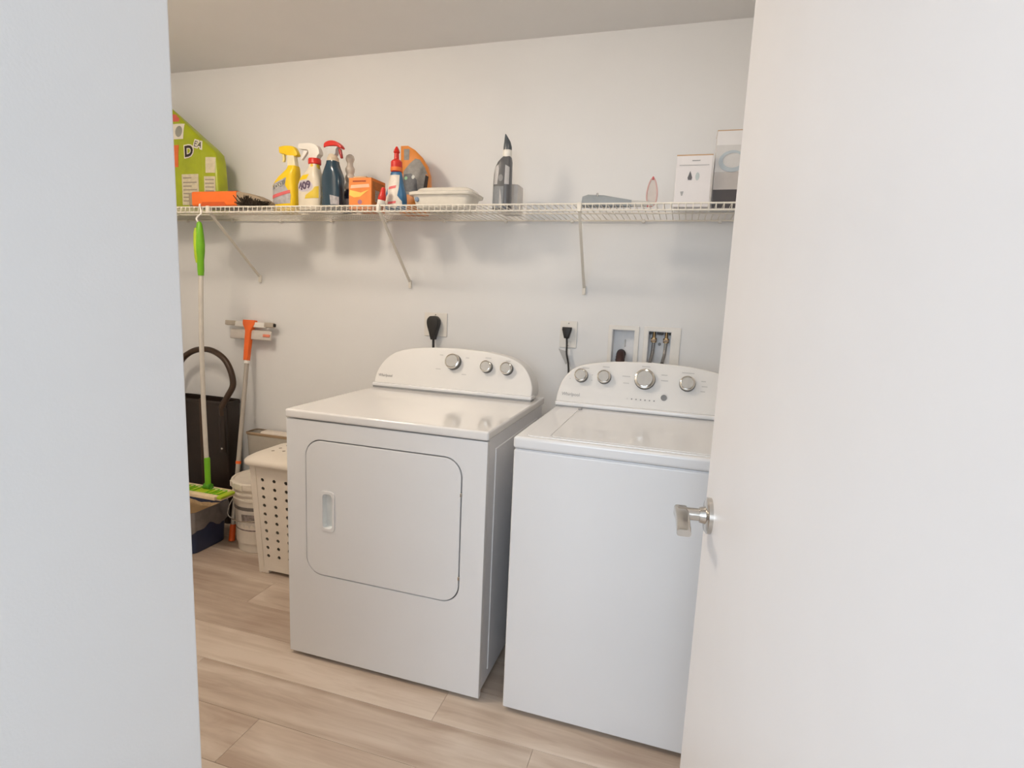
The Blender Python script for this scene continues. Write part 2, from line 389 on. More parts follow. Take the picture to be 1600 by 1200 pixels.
for (xx, zz, ww) in ((.295, 1.012, .022), (.415, .998, .02), (.30, 1.07, .016), (.42, 1.066, .016), (.512, 1.072, .026), (.60, 1.066, .02)):
    decal('dial_marking', con, rect(xx-ww/2, xx+ww/2, zz-.0016, zz+.0016), PRINTL, dr, tree=tree, sub=0)

# ------------------------------------------------------------------ washer
WX, WY, WA = -.4503, -.9657, -.0093
W2 = .698
wa = thing('washer', 'white top-loading washer with a row of dial knobs, beside the open door', 'washer', (WX, WY, 0), WA)
b = B(); b.box(.003, W2-.003, .004, .67, .020, .874, .004, 2); build('cabinet_back', b, GALV, wa)
b = B(); b.box(0, W2, 0, .05, .014, .8715, .006, 3); build('front_panel', b, ENAMEL, wa)
b = B(); b.box(-.002, W2+.002, -.004, .675, .8745, .9125, .010, 4); build('top_panel', b, ENAMEL, wa)
lid = rrect(.100, W2-.100, .030, .500, .022, 5)
b = B(); b.panel(rrect(.030, W2-.030, .018, .535, .02, 5), [lid], .910, .9150, axis='z', bev=.0018); build('lid_frame', b, ENAMEL, wa)
b = B(); b.panel(rrect(.1025, W2-.1025, .0325, .4975, .020, 5), [], .911, .9165, axis='z', bev=.003); ld = build('lid', b, ENAMEL, wa)
for xx in (.107, W2-.107):
    b = B(); b.cyl((xx-.006, .494, .9185), (xx+.006, .494, .9185), .006, .006, 12); build('lid_hinge', b, PRINT, ld)
for fx in (.05, W2-.05):
    for fy in (.06, .62):
        b = B(); b.cyl((fx, fy, 0), (fx, fy, .024), .018, .014, 14); build('foot', b, BLACK, wa)
wcon = console(wa, [(.351, .918), (.3495, .95), (.343, .985), (.330, 1.018), (.312, 1.043), (.285, 1.064), (.235, 1.081), (.135, 1.096), (0, 1.102)], .349, .545, .34, .67, .918, ENAMEL2)
b = B(); b.box(-.001, W2+.001, .531, .59, .9185, .934, .005, 3); build('console_trim', b, ENAMEL, wa)
b = B(); b.box(.004, W2-.004, .534, .59, .9125, .919); build('console_gap', b, PRINT, wa)
tree = bvh(wcon)
for kx, kz, kr in ((.088, 1.033, .0255), (.177, 1.034, .0255), (.330, 1.038, .0375), (.484, 1.034, .0275), (.61, 1.02, .0275)):
    if kx < .6: knob(wa, kx, kz, kr, .024, tree)
hit = tree.ray_cast(Vector((.405, -1, .978)), Vector((0, 1, 0)))[0]
b = B(); b.cyl((.405, hit.y+.002, .978), (.405, hit.y-.004, .978), .0115, .0105, 20); build('start_button', b, mat('button_grey', (128, 128, 128), .4), wa)
for i in range(7):
    xx = .272+i*.0165; decal('indicator_light', wcon, ellipse(xx, .964, .0028 if i else .0014, .0028, 8), PRINT if i else PRINTL, wa, tree=tree, sub=0)
lettering('brand_lettering', wcon, 'Whirlpool', .055, .961, .0170, PRINT, wa, tree=tree)
for (xx, zz, ww) in ((.102, 1.064, .026), (.18, 1.074, .026), (.33, 1.086, .03), (.26, 1.045, .03), (.262, 1.02, .022), (.40, 1.06, .022), (.402, 1.04, .026), (.484, 1.074, .044), (.54, 1.048, .016), (.545, 1.03, .02), (.54, 1.012, .016), (.13, 1.02, .004), (.13, 1.04, .004), (.045, 1.02, .004)):
    decal('dial_marking', wcon, rect(xx-ww/2, xx+ww/2, zz-.0016, zz+.0016), PRINTL, wa, tree=tree, sub=0)

# ------------------------------------------------------------------ wall outlets and supply boxes
def plate(name, label, cx, cz, w, h, n):
    t = thing(name, label, 'outlet', (cx, 0, cz))
    q = B(); q.box(-w/2, w/2, -.006, -.0004, -h/2, h/2, .003, 2); build('cover_plate', q, WHITEP, t)
    q = B(); q.panel(rrect(-.018, .018, -.034, .034, .008, 4), [], -.0085, -.005); build('socket', q, WHITEP, t)
    for s in (-1, 1):
        q = B(); q.cyl((0, -.0072, s*h*.42), (0, -.0055, s*h*.42), .003, .003, 8); build('screw', q, SATIN, t)
    return t
plate('dryer_outlet', 'square white wall outlet plate above the dryer', -1.157, 1.180, .122, .115, 1)
plate('washer_outlet', 'narrow white wall outlet plate above the washer corner', -.492, 1.170, .078, .122, 1)
def cord(parent, origin, pts, r, outline, y0, y1, bev):
    q = B(); q.tube(pts, r, 8, 4); c = build('power_cord', q, BLACK, parent)
    c.matrix_parent_inverse = (Matrix.Translation(parent.location) @ Matrix.Rotation(parent.rotation_euler.z, 4, 'Z')).inverted(); c.location = origin
    q = B(); q.panel(outline, [], y0, y1, bev=bev); build('plug', q, BLACK, c, ang=50)
    return c
o2 = smooth_outline([(0, .031), (.016, .028), (.028, .014), (.030, -.004), (.026, -.024), (.018, -.048), (.011, -.074), (.008, -.084)], 3)
cord(dr, (-1.157, -.012, 1.192), [(0, -.016, -.078), (.002, -.018, -.12), (.004, -.025, -.2), (.01, -.06, -.4), (.03, -.16, -.8), (.05, -.25, -1.08)], .0062, o2+[(-a, z) for a, z in o2[::-1][:-1]], -.034, .0035, .006)
c = cord(wa, (-.496, -.0085, 1.192), [(0, -.012, -.034), (.003, -.014, -.07), (.006, -.02, -.11), (.02, -.03, -.17), (.03, -.06, -.3), (.06, -.16, -.7), (.10, -.27, -1.05)], .0042, [(-.020, .012), (.020, .012), (.021, .002), (.010, -.038), (-.010, -.038), (-.021, .002)], -.028, 0, .004)
b = B(); b.panel([(-.034, -.088), (.006, -.098), (.012, -.15), (.004, -.158)], [], -.018, -.0168); build('warning_tag', b, mat('tag_grey', (176, 175, 173), .5), c)
t = thing('drain_box', 'white recessed wall box holding the end of a dark drain hose', 'wall box', (-.2435, 0, 1.126))
def wallbox(t, x0, x1, z0, z1, fx0, fx1, fz0, fz1):
    q = B(); q.panel(rrect(fx0, fx1, fz0, fz1, .004, 3), [rect(x0, x1, z0, z1)], -.006, -.0004, bev=.002); build('frame', q, WHITEP, t)
    q = B(); q.panel(rect(x0, x1, z0, z1), [rect(x0+.002, x1-.002, z0+.002, z1-.002)], -.001, .052); q.box(x0, x1, .05, .054, z0, z1); build('recess', q, mat('box_grey', (232, 232, 233), .5), t)
wallbox(t, -.049, .049, -.08, .079, -.066, .068, -.10, .098)
b = B(); b.tube([(-.006, .04, -.034), (-.006, .028, -.029), (-.006, .0, -.034), (-.004, -.03, -.062), (.004, -.05, -.12), (.01, -.06, -.3), (.02, -.06, -.9)], .0185, 14, 5); build('drain_hose', b, mat('hose_dark', (58, 34, 32), .45), t)
for i in range(4):
    b = B(); y, z = ((.018, -.029), (.004, -.032), (-.01, -.042), (-.022, -.054))[i]
    b.lathe([(.0187, -.0025), (.0207, 0), (.0187, .0025)], 16, Matrix.Translation((-.006, y, z)) @ Matrix.Rotation(math.radians(90-i*14), 4, 'X')); build('hose_rib', b, BLACK, t)
b = B(); b.box(.002, .008, .046, .0505, .0, .035, .002, 1); build('knockout', b, PRINTL, t)
t = thing('supply_box', 'white recessed wall box with two brass valves and supply hoses', 'wall box', (-.0865, 0, 1.126))
wallbox(t, -.049, .049, -.08, .080, -.068, .088, -.10, .100)
BRASS = mat('brass', (168, 138, 98), .3, metal=.8, var=.1); STEEL = mat('braided_steel', (150, 148, 146), .35, metal=.6, var=.2, scale=300)
for vx in (-.026, .027):
    b = B(); b.cyl((vx, .03, .078), (vx, .03, .03), .007, .007, 12); b.cyl((vx, .03, .05), (vx, .03, .03), .012, .012, 6); b.cyl((vx, .045, .04), (vx, .012, .04), .0085, .0085, 12); build('valve', b, BRASS, t)
    b = B(); b.box(vx-.012, vx+.012, .004, .012, .034, .046, .003, 2); build('valve_handle', b, mat('valve_lever', (150, 130, 110), .4, metal=.4), t)
    b = B(); b.tube([(vx, .03, .03), (vx-.002, .02, -.02), (vx-.008, -.01, -.06), (vx-.010, -.035, -.10), (vx-.01, -.05, -.3), (vx, -.05, -.8)], .0072, 10, 5); build('supply_hose', b, STEEL, t)
    b = B(); b.cyl((vx-.008, -.01, -.058), (vx-.0098, -.034, -.094), .0085, .0085, 10); build('hose_nut', b, BLACK, t)
for sx, w_ in ((-.043, .012), (0, .026), (.043, .010)):
    b = B(); b.box(sx-w_/2, sx+w_/2, .002, .045, .066, .079, .001, 1); build('bracket_clip', b, DARK, t)
b = B(); b.box(-.046, .046, .0, .014, -.079, -.072, .001, 1); build('drip_ledge', b, PRINT, t)
b = B(); b.cyl((0, .0505, .022), (0, .044, .022), .007, .007, 12); build('drain_cap', b, PRINT, t)

# ------------------------------------------------------------------ things on the wire shelf
# green bag
t = thing('pet_food_bag', 'tall lime-green pet supply bag, top flopping left, at the shelf\'s left end', 'bag', (-2.44, -.165, SZ))
LIME = mat('lime_film', (160, 172, 22), .32, var=.14, scale=12, bump=.5, bscale=20)
secs = [(0, -.30, .165, .040), (.012, -.305, .172, .045), (.06, -.305, .174, .047), (.11, -.305, .175, .046), (.18, -.305, .172, .046), (.25, -.305, .168, .044), (.29, -.305, .160, .042), (.32, -.305, .128, .038), (.36, -.308, .075, .034), (.40, -.31, .022, .030), (.47, -.31, -.068, .020), (.52, -.31, -.133, .008), (.545, -.31, -.16, .003)]
b = B(); b.loft([ring((xl+xr)/2, 0, z, (xr-xl)/2, hy_, 6, 64) for z, xl, xr, hy_ in secs]); bag = build('bag_body', b, LIME, t, ang=60)
CREAM = mat('cream_print', (206, 196, 168), .5, var=.10, scale=60); BINK = mat('black_ink', (38, 26, 22), .5); WINK = mat('white_ink', (226, 220, 206), .5)
tr = bvh(bag)
PG = mat('print_grey', (150, 140, 124), .5)
for r_, m_ in (((-.042, .064, .040, .190), CREAM), ((.098, .160, .072, .178), CREAM), ((.108, .160, .195, .270), CREAM), ((-.14, -.062, .226, .335), mat('orange_ink', (222, 112, 52), .5)), ((-.15, -.072, .452, .490), mat('red_ink', (206, 96, 84), .5)), ((-.15, -.036, .364, .440), WINK)):
    decal('printed_panel', bag, rect(*r_), m_, t, tree=tr, off=.0015)
for z in (.172, .150, .132, .114, .096, .078, .060): decal('printed_line', bag, rect(-.034, .052 if int(z*1000) % 4 else .02, z-.0028, z+.0028), PG, t, tree=tr, off=.0022, sub=4)
for z in (.162, .144, .126, .108, .092): decal('printed_line', bag, rect(.104, .154, z-.0028, z+.0028), PG, t, tree=tr, off=.0022, sub=4)
decal('logo_shape', bag, ellipse(-.066, .402, .022, .028), mat('logo_grey', (150, 150, 140), .5), t, tree=tr, off=.0022, sub=4)
lettering('lettering_outline', bag, 'D', .004, .300, .076, WINK, t, tree=tr, bold=.008, off=.0022, rot=.12); lettering('lettering', bag, 'D', .004, .300, .074, BINK, t, tree=tr, bold=.003, off=.003, rot=.12)
lettering('lettering_outline', bag, 'EA', .058, .332, .044, WINK, t, tree=tr, bold=.006, off=.0022, rot=-.25); lettering('lettering', bag, 'EA', .058, .332, .042, BINK, t, tree=tr, off=.003, rot=-.25)
b = B(); b.tube([(.080, 0, .004), (.080, 0, .07), (.080, 0, .14), (.080, 0, .21), (.078, 0, .262), (.070, 0, .30), (.05, 0, .345)], .0032, 6, 4)
for v in b.bm.verts:
    h_ = tr.ray_cast(Vector((v.co.x, -2, max(v.co.z, .004))), Vector((0, 1, 0)))[0]
    if h_: v.co.y = h_.y + v.co.y*.5
build('side_seam', b, LIME, t)

# taupe package with orange band and dark bristly end
t = thing('duster_pack', 'flat taupe package with an orange band and dark bristles, lying before the green bag', 'package', (-2.098, -.345, SZ))
TAUPE = mat('taupe_card', (150, 134, 112), .6, var=.06)
b = B(); rings = []
for x, zt, hw in ((-.145, .060, .055), (-.13, .064, .058), (.11, .064, .058), (.135, .064, .058), (.19, .056, .05), (.235, .040, .040), (.262, .026, .034)):
    rings.append([Vector((x, yy, zz)) for yy, zz in rrect(-hw, hw, 0, zt, min(.009, zt*.4), 3)])
b.loft(rings); pk = build('sleeve', b, TAUPE, t, ang=50)
b = B(); rings = [[Vector((x, yy, zz)) for yy, zz in rrect(-.060, .060, -.0, .0665, .010, 3)] for x in (-.122, -.06, 0, .06, .130)]
b.loft(rings); build('orange_band', b, mat('orange_card', (236, 112, 34), .5, var=.03), t, ang=50)
b = B(); b.panel([(-.075, .0), (.075, .0), (.062, .018), (-.062, .018)], [], -.0618, -.0600); build('band_notch', b, mat('deep_orange', (206, 84, 22), .5), t)
b = B(); rnd = random.Random(3)
for i in range(420):
    x = .150+rnd.random()*.115; y = -.058+rnd.random()*.05; a = rnd.uniform(-1, 1)
    b.cyl((x, y, .004), (x+.035*a, y-.010+rnd.uniform(-.01, .006), .010+rnd.random()*.040*(1-(x-.15)/.16)), .0026, .0014, 4)
br = build('bristles', b, mat('bristle_brown', (50, 38, 24), .7, var=.3, scale=90), t); br['kind'] = 'stuff'

def spray(name, label, loc, bodysecs, hy_, bodymat, e=3.2):
    q = thing(name, label, 'spray bottle', loc, 0, 'trigger spray bottles on the shelf')
    bb = B(); bb.loft([ring(cx, 0, z, hx_, min(hy_, hx_*1.05), e, 40) for z, cx, hx_ in bodysecs]); body = build('bottle_body', bb, bodymat, q, ang=50)
    return q, body
YEL = mat('yellow_plastic', (244, 206, 22), .35, var=.03); WHT = mat('white_gloss', (236, 232, 224), .32, var=.02); RED = mat('red_plastic', (214, 44, 34), .35, var=.04)
# yellow bottle
t, bd_ = spray('spray_bottle', 'yellow spray bottle with a yellow trigger and slanted grey label', (-1.833, -.235, SZ),
    [(0, 0, .056), (.006, 0, .063), (.06, 0, .064), (.115, 0, .064), (.135, .006, .057), (.155, .017, .047), (.172, .030, .034), (.190, .040, .026), (.205, .042, .022)], .036, YEL)
tr = bvh(bd_)
decal('label_panel', bd_, [(-.052, .028), (.045, .034), (.048, .075), (.02, .115), (.028, .150), (-.055, .118)], mat('label_silver', (178, 176, 178), .45, var=.14, scale=70), t, tree=tr)
decal('label_band', bd_, [(-.056, .054), (.046, .080), (.046, .094), (-.056, .070)], mat('pink_ink', (222, 104, 106), .5), t, tree=tr, off=.002)
decal('label_mark', bd_, [(-.048, .112), (.02, .140), (.022, .124), (.004, .108), (-.02, .108), (-.045, .095)], mat('label_grey_ink', (120, 122, 122), .5, var=.2, scale=90), t, tree=tr, off=.002)
lettering('lettering', bd_, 'OXI', -.014, .113, .026, WINK, t, tree=tr, rot=.35, off=.0028)
b = B(); b.panel([(.018, .200), (.062, .200), (.056, .235), (.050, .262), (.016, .262), (.014, .235)], [], -.014, .014, bev=.004); build('spray_neck', b, mat('cream_plastic', (236, 228, 196), .4), t)
b = B(); b.panel(smooth_outline([(-.030, .286), (-.026, .264), (.0, .258), (.02, .250), (.060, .248), (.072, .254), (.062, .276), (.046, .292), (.0, .296), (-.030, .292)], 3), [], -.015, .015, bev=.005); build('spray_head', b, YEL, t)
b = B(); b.panel([(-.018, .262), (-.006, .260), (-.004, .240), (-.008, .226), (-.016, .226), (-.014, .244)], [], -.007, .007, bev=.002); build('trigger', b, mat('pale_yellow', (240, 226, 150), .4), t)
# white bottle 409
t, bd_ = spray('spray_bottle', 'white spray bottle marked 409 with a red collar and white trigger', (-1.676, -.26, SZ),
    [(0, 0, .052), (.006, 0, .058), (.06, 0, .060), (.11, 0, .059), (.135, .003, .054), (.158, .010, .040), (.175, .015, .027), (.195, .017, .021), (.206, .018, .021)], .036, mat('bottle_white', (226, 216, 196), .35))
tr = bvh(bd_)
decal('yellow_shoulder', bd_, [(-.046, .128), (.0, .134), (.014, .155), (-.026, .150)], YEL, t, tree=tr)
decal('yellow_swoosh', bd_, [(-.01, .048), (.055, .052), (.055, .105), (.040, .100), (.03, .085), (-.005, .064)], mat('swoosh_yellow', (226, 196, 60), .4), t, tree=tr)
decal('label_cloud', bd_, ellipse(-.012, .104, .044, .026), mat('label_lilac', (206, 198, 206), .5), t, tree=tr, off=.0018)
lettering('lettering', bd_, '409', -.010, .104, .044, mat('plum_ink', (92, 74, 98), .5), t, tree=tr, rot=.18, bold=.0022, off=.0026)
b = B(); b.lathe([(.0215, .176), (.024, .19), (.022, .205)], 24, Matrix.Translation((.018, 0, 0))); build('yellow_neck', b, MATS['swoosh_yellow'], t)
b = B(); b.lathe([(.026, .203), (.0285, .206), (.0285, .224), (.026, .228), (.0, .228)], 28, Matrix.Translation((.018, 0, 0))); build('collar', b, RED, t)
b = B(); b.panel(smooth_outline([(-.056, .292), (-.058, .274), (-.03, .268), (-.006, .262), (.0, .228), (.036, .228), (.042, .238), (.052, .246), (.050, .262), (.036, .284), (.0, .294), (-.056, .294)], 3), [], -.016, .016, bev=.005); build('spray_head', b, WHT, t)
b = B(); b.panel([(-.034, .268), (-.014, .264), (-.026, .246), (-.046, .224), (-.052, .228)], [], -.007, .007, bev=.002); build('trigger', b, WHT, t)
# teal bottle
t, bd_ = spray('spray_bottle', 'dark teal-blue spray bottle with a white head and red trigger', (-1.562, -.26, SZ),
    [(0, 0, .046), (.006, 0, .050), (.07, 0, .051), (.145, 0, .050), (.165, 0, .042), (.185, .0, .032), (.205, .0, .026), (.214, 0, .025)], .034, mat('teal_liquid', (32, 62, 80), .14, var=.12, scale=10, coat=.4), 3)
tr = bvh(bd_)
decal('label_panel', bd_, [(.010, .022), (.046, .022), (.046, .056), (.006, .064)], mat('label_pale', (170, 168, 172), .5, var=.25, scale=80), t, tree=tr)
b = B(); b.lathe([(.024, .211), (.026, .214), (.026, .228), (.021, .234), (.018, .244), (0, .244)], 26); build('collar', b, mat('cream_collar', (222, 206, 182), .4), t)
b = B(); b.panel(smooth_outline([(-.018, .240), (.018, .240), (.024, .262), (.03, .276), (-.03, .276), (-.026, .26), (-.018, .240)], 3)[:-1], [], -.014, .014, bev=.004); build('spray_head', b, mat('head_grey', (206, 206, 206), .35), t)
b = B(); b.panel(smooth_outline([(-.040, .274), (-.036, .292), (-.012, .302), (.016, .300), (.040, .288), (.054, .272), (.048, .266), (.028, .276), (.0, .280), (-.026, .276)], 3), [], -.015, .015, bev=.004); build('spray_cap', b, RED, t)
b = B(); b.panel([(.032, .268), (.042, .266), (.048, .244), (.050, .228), (.043, .226), (.036, .246)], [], -.007, .007, bev=.002); build('trigger', b, mat('dark_red', (176, 24, 22), .35), t)
# clear pump bottle
t = thing('pump_bottle', 'clear-necked dark bottle with beaded pearl top, behind the orange box', 'bottle', (-1.522, -.185, SZ))
b = B(); b.lathe([(.028, 0), (.031, .004), (.031, .075), (.027, .095), (.016, .108), (.013, .112)], 28); bd_ = build('bottle_body', b, mat('navy_liquid', (58, 56, 78), .15, coat=.3), t)
b = B(); b.lathe([(.022, .104), (.026, .108), (.024, .126), (.018, .134), (.017, .140), (.021, .148), (.023, .158), (.020, .168), (.016, .174), (.018, .180), (.021, .188), (.021, .200), (.016, .208), (.013, .214), (.014, .226), (.018, .234), (.020, .244), (.016, .256), (.006, .262), (0, .262)], 24); build('pump_top', b, mat('pearl_plastic', (214, 204, 192), .25, var=.05, coat=.3), t)
b = B(); b.lathe([(.0315, .020), (.0317, .021), (.0317, .060), (.0315, .061)], 28); build('bottle_label', b, MATS['label_pale'], t)
# orange box
t = thing('soda_box', 'small orange cardboard box with a yellow flash, right of the teal bottle', 'box', (-1.3975, -.24, SZ))
OB = mat('orange_box', (240, 142, 66), .55, var=.04)
b = B(); b.box(-.0565, .0565, -.06, .06, 0, .133, .0015, 1); bx = build('carton', b, OB, t, ang=20)
tr = bvh(bx)
decal('box_print', bx, [(-.05, .082), (.005, .07), (.045, .082), (.0, .052), (-.03, .050), (-.054, .06)], mat('yellow_ink', (246, 206, 96), .5), t, tree=tr, sub=0)
decal('box_print', bx, [(-.045, .102), (.045, .106), (.048, .092), (-.048, .088)], mat('peach_ink', (246, 196, 160), .5), t, tree=tr, sub=0)
decal('box_print', bx, rect(-.036, .03, .115, .121), mat('rust_ink', (168, 72, 34), .5), t, tree=tr, sub=0)
decal('box_print', bx, ellipse(0, .030, .011, .010), mat('mauve_ink', (176, 120, 140), .5), t, tree=tr, sub=0)
b = B(); b.box(-.034, .030, -.0605, .04, .1325, .1385, .001, 1); build('top_flap', b, mat('flap_tan', (214, 178, 140), .6), t)
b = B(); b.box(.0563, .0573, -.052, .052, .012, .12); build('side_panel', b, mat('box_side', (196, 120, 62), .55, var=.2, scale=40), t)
b = B(); b.box(.0571, .0579, -.03, .05, .035, .085); build('nutrition_print', b, mat('side_print', (176, 164, 150), .5, var=.25, scale=120), t)
# small glue bottle with red cap
t = thing('glue_bottle', 'tiny white squeeze bottle with red cap tilted against the orange box', 'bottle', (-1.263, -.355, SZ+.0008), 0)
Mt = Matrix.Rotation(.18, 4, 'Y')
b = B(); b.lathe([(.015, .003), (.0165, .006), (.0165, .024), (.012, .030)], 22, Mt); build('bottle_body', b, WHT, t)
b = B(); b.lathe([(.0155, .026), (.0165, .028), (.0160, .042), (.013, .052), (.009, .074), (.006, .078), (0, .079)], 22, Mt); build('cap', b, RED, t)
# blue and white bottle with red spout
t = thing('cleaner_bottle', 'white and blue squeeze bottle with a red pointed spout cap', 'bottle', (-1.228, -.285, SZ))
b = B(); b.loft([ring(0, 0, z, hx_, hx_*.72, 2.6, 36) for z, hx_ in ((0, .044), (.005, .047), (.04, .047), (.065, .044), (.10, .033), (.13, .028), (.15, .025), (.158, .020))]); bd_ = build('bottle_body', b, mat('bottle_blue', (62, 116, 160), .3), t, ang=50)
tr = bvh(bd_)
decal('white_label', bd_, [(-.044, .002), (.042, .002), (.040, .03), (.022, .052), (.025, .08), (.023, .140), (-.025, .140), (-.031, .09), (-.024, .06), (-.042, .036)], mat('label_cream', (226, 218, 206), .45, var=.08, scale=60), t, tree=tr)
decal('label_print', bd_, [(-.022, .078), (.012, .084), (.014, .096), (-.02, .09)], MATS['pink_ink'], t, tree=tr, off=.002, sub=3)
decal('label_print', bd_, [(-.022, .016), (.016, .02), (.018, .03), (-.02, .026)], MATS['pink_ink'], t, tree=tr, off=.002, sub=3)
b = B(); b.lathe([(.020, .154), (.0245, .157), (.0245, .196), (.020, .202), (.011, .208), (.010, .232), (.014, .236), (.011, .246), (.003, .260), (0, .261)], 26); build('spout_cap', b, RED, t)
b = B(); b.lathe([(.0252, .157), (.0254, .158), (.0254, .172), (.0252, .173)], 26); build('cap_band', b, mat('orange_ink2', (232, 120, 50), .5), t)
# pet treat pouch
t = thing('treat_pouch', 'orange stand-up pouch with a grey picture, top corner drooping right', 'pouch', (-1.215, -.13, SZ))
POU = mat('orange_foil', (222, 138, 58), .3, var=.1, scale=20, bump=.3, bscale=30)
secs = [(0, -.068, .062, .038), (.01, -.07, .066, .042), (.06, -.072, .072, .040), (.11, -.072, .076, .034), (.17, -.073, .074, .026), (.21, -.074, .062, .020), (.25, -.075, .034, .013), (.285, -.076, -.004, .006), (.305, -.077, -.04, .002)]
b = B(); b.loft([ring((a+c)/2, 0, z, (c-a)/2, h_, 3.5, 44) for z, a, c, h_ in secs]); bd_ = build('pouch_body', b, POU, t, ang=60)
tr = bvh(bd_)
decal('picture_panel', bd_, [(-.052, .085), (.068, .085), (.070, .17), (.054, .205), (.026, .24), (.004, .245), (-.02, .225), (-.050, .19)], mat('pouch_grey', (140, 138, 134), .45, var=.22, scale=40), t, tree=tr)
decal('picture_dark', bd_, [(-.046, .10), (.03, .095), (.02, .15), (-.01, .178), (-.046, .175)], mat('pouch_slate', (86, 90, 96), .45, var=.25, scale=60), t, tree=tr, off=.002)
decal('picture_spot', bd_, ellipse(-.034, .158, .008, .008, 10), mat('spot_green', (140, 190, 150), .4), t, tree=tr, off=.0028, sub=0)
decal('picture_spot', bd_, ellipse(.002, .162, .008, .009, 10), mat('spot_white', (200, 204, 200), .4), t, tree=tr, off=.0028, sub=0)
decal('top_stripe', bd_, [(-.052, .24), (-.026, .24), (-.030, .29), (-.058, .29)], MATS['pouch_grey'], t, tree=tr)
decal('dark_edge', bd_, [(.052, .08), (.068, .08), (.072, .165), (.060, .17)], BINK, t, tree=tr, off=.0016)
# white dish
t = thing('plastic_tray', 'shallow white plastic tray with a lid, in the middle of the shelf', 'tray', (-1.005, -.255, SZ))
DISH = mat('dish_white', (232, 226, 214), .25, coat=.2)
b = B(); b.loft([ring(0, 0, z, hx_, hy_, 6, 56) for z, hx_, hy_ in ((0, .110, .060), (.004, .118, .066), (.050, .132, .076), (.052, .146, .088), (.062, .148, .090), (.066, .142, .084), (.066, .128, .072), (.012, .112, .060))], cap=True); build('dish', b, DISH, t, ang=40)
b = B(); b.loft([ring(.004, .01, z, hx_, hy_, 6, 56) for z, hx_, hy_ in ((.0655, .125, .070), (.070, .128, .072), (.082, .118, .064), (.086, .106, .054))]); build('dish_lid', b, DISH, t, ang=40)
b = B(); b.panel(ellipse(-.103, .034, .010, .010, 14), [], -.074, -.060, bev=.002); build('side_sticker', b, mat('sticker_blue', (110, 130, 156), .5), t)
# grey bottle
t = thing('bowl_cleaner', 'dark grey angled-neck bottle with a pointed cap, standing alone', 'bottle', (-.758, -.245, SZ))
GB = mat('charcoal_plastic', (98, 98, 100), .3, var=.06)
b = B(); b.loft([ring(cx, 0, z, hx_, min(.028, hx_), 3, 36) for z, cx, hx_ in ((0, 0, .036), (.005, 0, .039), (.10, 0, .038), (.14, .001, .037), (.17, .003, .034), (.19, .008, .029), (.204, .013, .022), (.212, .016, .017))]); bd_ = build('bottle_body', b, GB, t, ang=50)
tr = bvh(bd_)
decal('label_panel', bd_, [(-.030, .10), (-.014, .10), (-.008, .16), (-.012, .178), (-.026, .168)], mat('label_light', (186, 184, 184), .45, var=.08, scale=60), t, tree=tr)
decal('label_panel', bd_, [(.016, .10), (.034, .10), (.034, .168), (.018, .176)], MATS['label_light'], t, tree=tr)
decal('label_panel', bd_, [(-.034, .006), (.014, .006), (.014, .092), (-.034, .092)], mat('label_mid', (132, 136, 140), .45, var=.1, scale=50), t, tree=tr)
decal('label_streak', bd_, [(-.004, .006), (.010, .006), (.006, .05), (-.002, .085)], MATS['label_light'], t, tree=tr, off=.002)
decal('label_print', bd_, ellipse(.0, .125, .010, .014, 12), mat('print_mid', (142, 142, 142), .5), t, tree=tr, sub=3)
b = B(); b.lathe([(.017, .208), (.019, .212), (.019, .236), (.0165, .240)], 24, Matrix.Translation((.016, 0, 0))); build('neck_ring', b, WHT, t)
b = B(); b.loft([ring(.016+dx_, 0, z, r_, r_, 2, 24) for z, dx_, r_ in ((.238, 0, .0175), (.25, 0, .0175), (.272, -.002, .013), (.292, -.008, .006), (.302, -.011, .002))]); build('cap', b, mat('cap_slate', (82, 88, 94), .3), t)
# small white box behind the bottle
t = thing('small_carton', 'small plain white carton tucked behind the dark grey bottle', 'box', (-.748, -.135, SZ))
b = B(); b.box(-.036, .036, -.04, .04, 0, .118, .0015, 1); build('carton', b, mat('carton_white', (214, 210, 206), .6), t, ang=20)
b = B(); b.panel([(-.035, .118), (.035, .118), (.03, .1195), (-.03, .1195)], [], -.039, .039); build('carton_flap', b, MATS['carton_white'], t)
# grey folded tool
t = thing('lint_brush', 'flat grey tapered brush lying on the wire shelf', 'brush', (-.345, -.30, SZ))
GT = mat('tool_grey', (150, 156, 160), .5, var=.05)
b = B(); rings = []
for x, hy_, zt in ((-.066, .012, .02), (-.062, .020, .040), (-.04, .024, .046), (.02, .024, .043), (.06, .020, .036), (.10, .014, .030), (.125, .009, .026)):
    rings.append([Vector((x, yy, zz)) for yy, zz in rrect(-hy_, hy_, 0.001, zt, min(hy_, zt)*.4, 4)])
b.loft(rings); build('brush_head', b, GT, t, ang=50)
b = B(); rings = [[Vector((x, yy, zz)) for yy, zz in rrect(-hy_, hy_, .002, zt, hy_*.6, 3)] for x, hy_, zt in ((.110, .008, .026), (.15, .007, .024), (.185, .009, .022), (.205, .006, .018))]
b.loft(rings); build('handle', b, mat('tool_light', (196, 194, 190), .45), t, ang=50)
b = B(); b.box(-.008, .0, -.0255, -.020, .036, .050, .002, 1); build('brush_clip', b, SATIN, t)
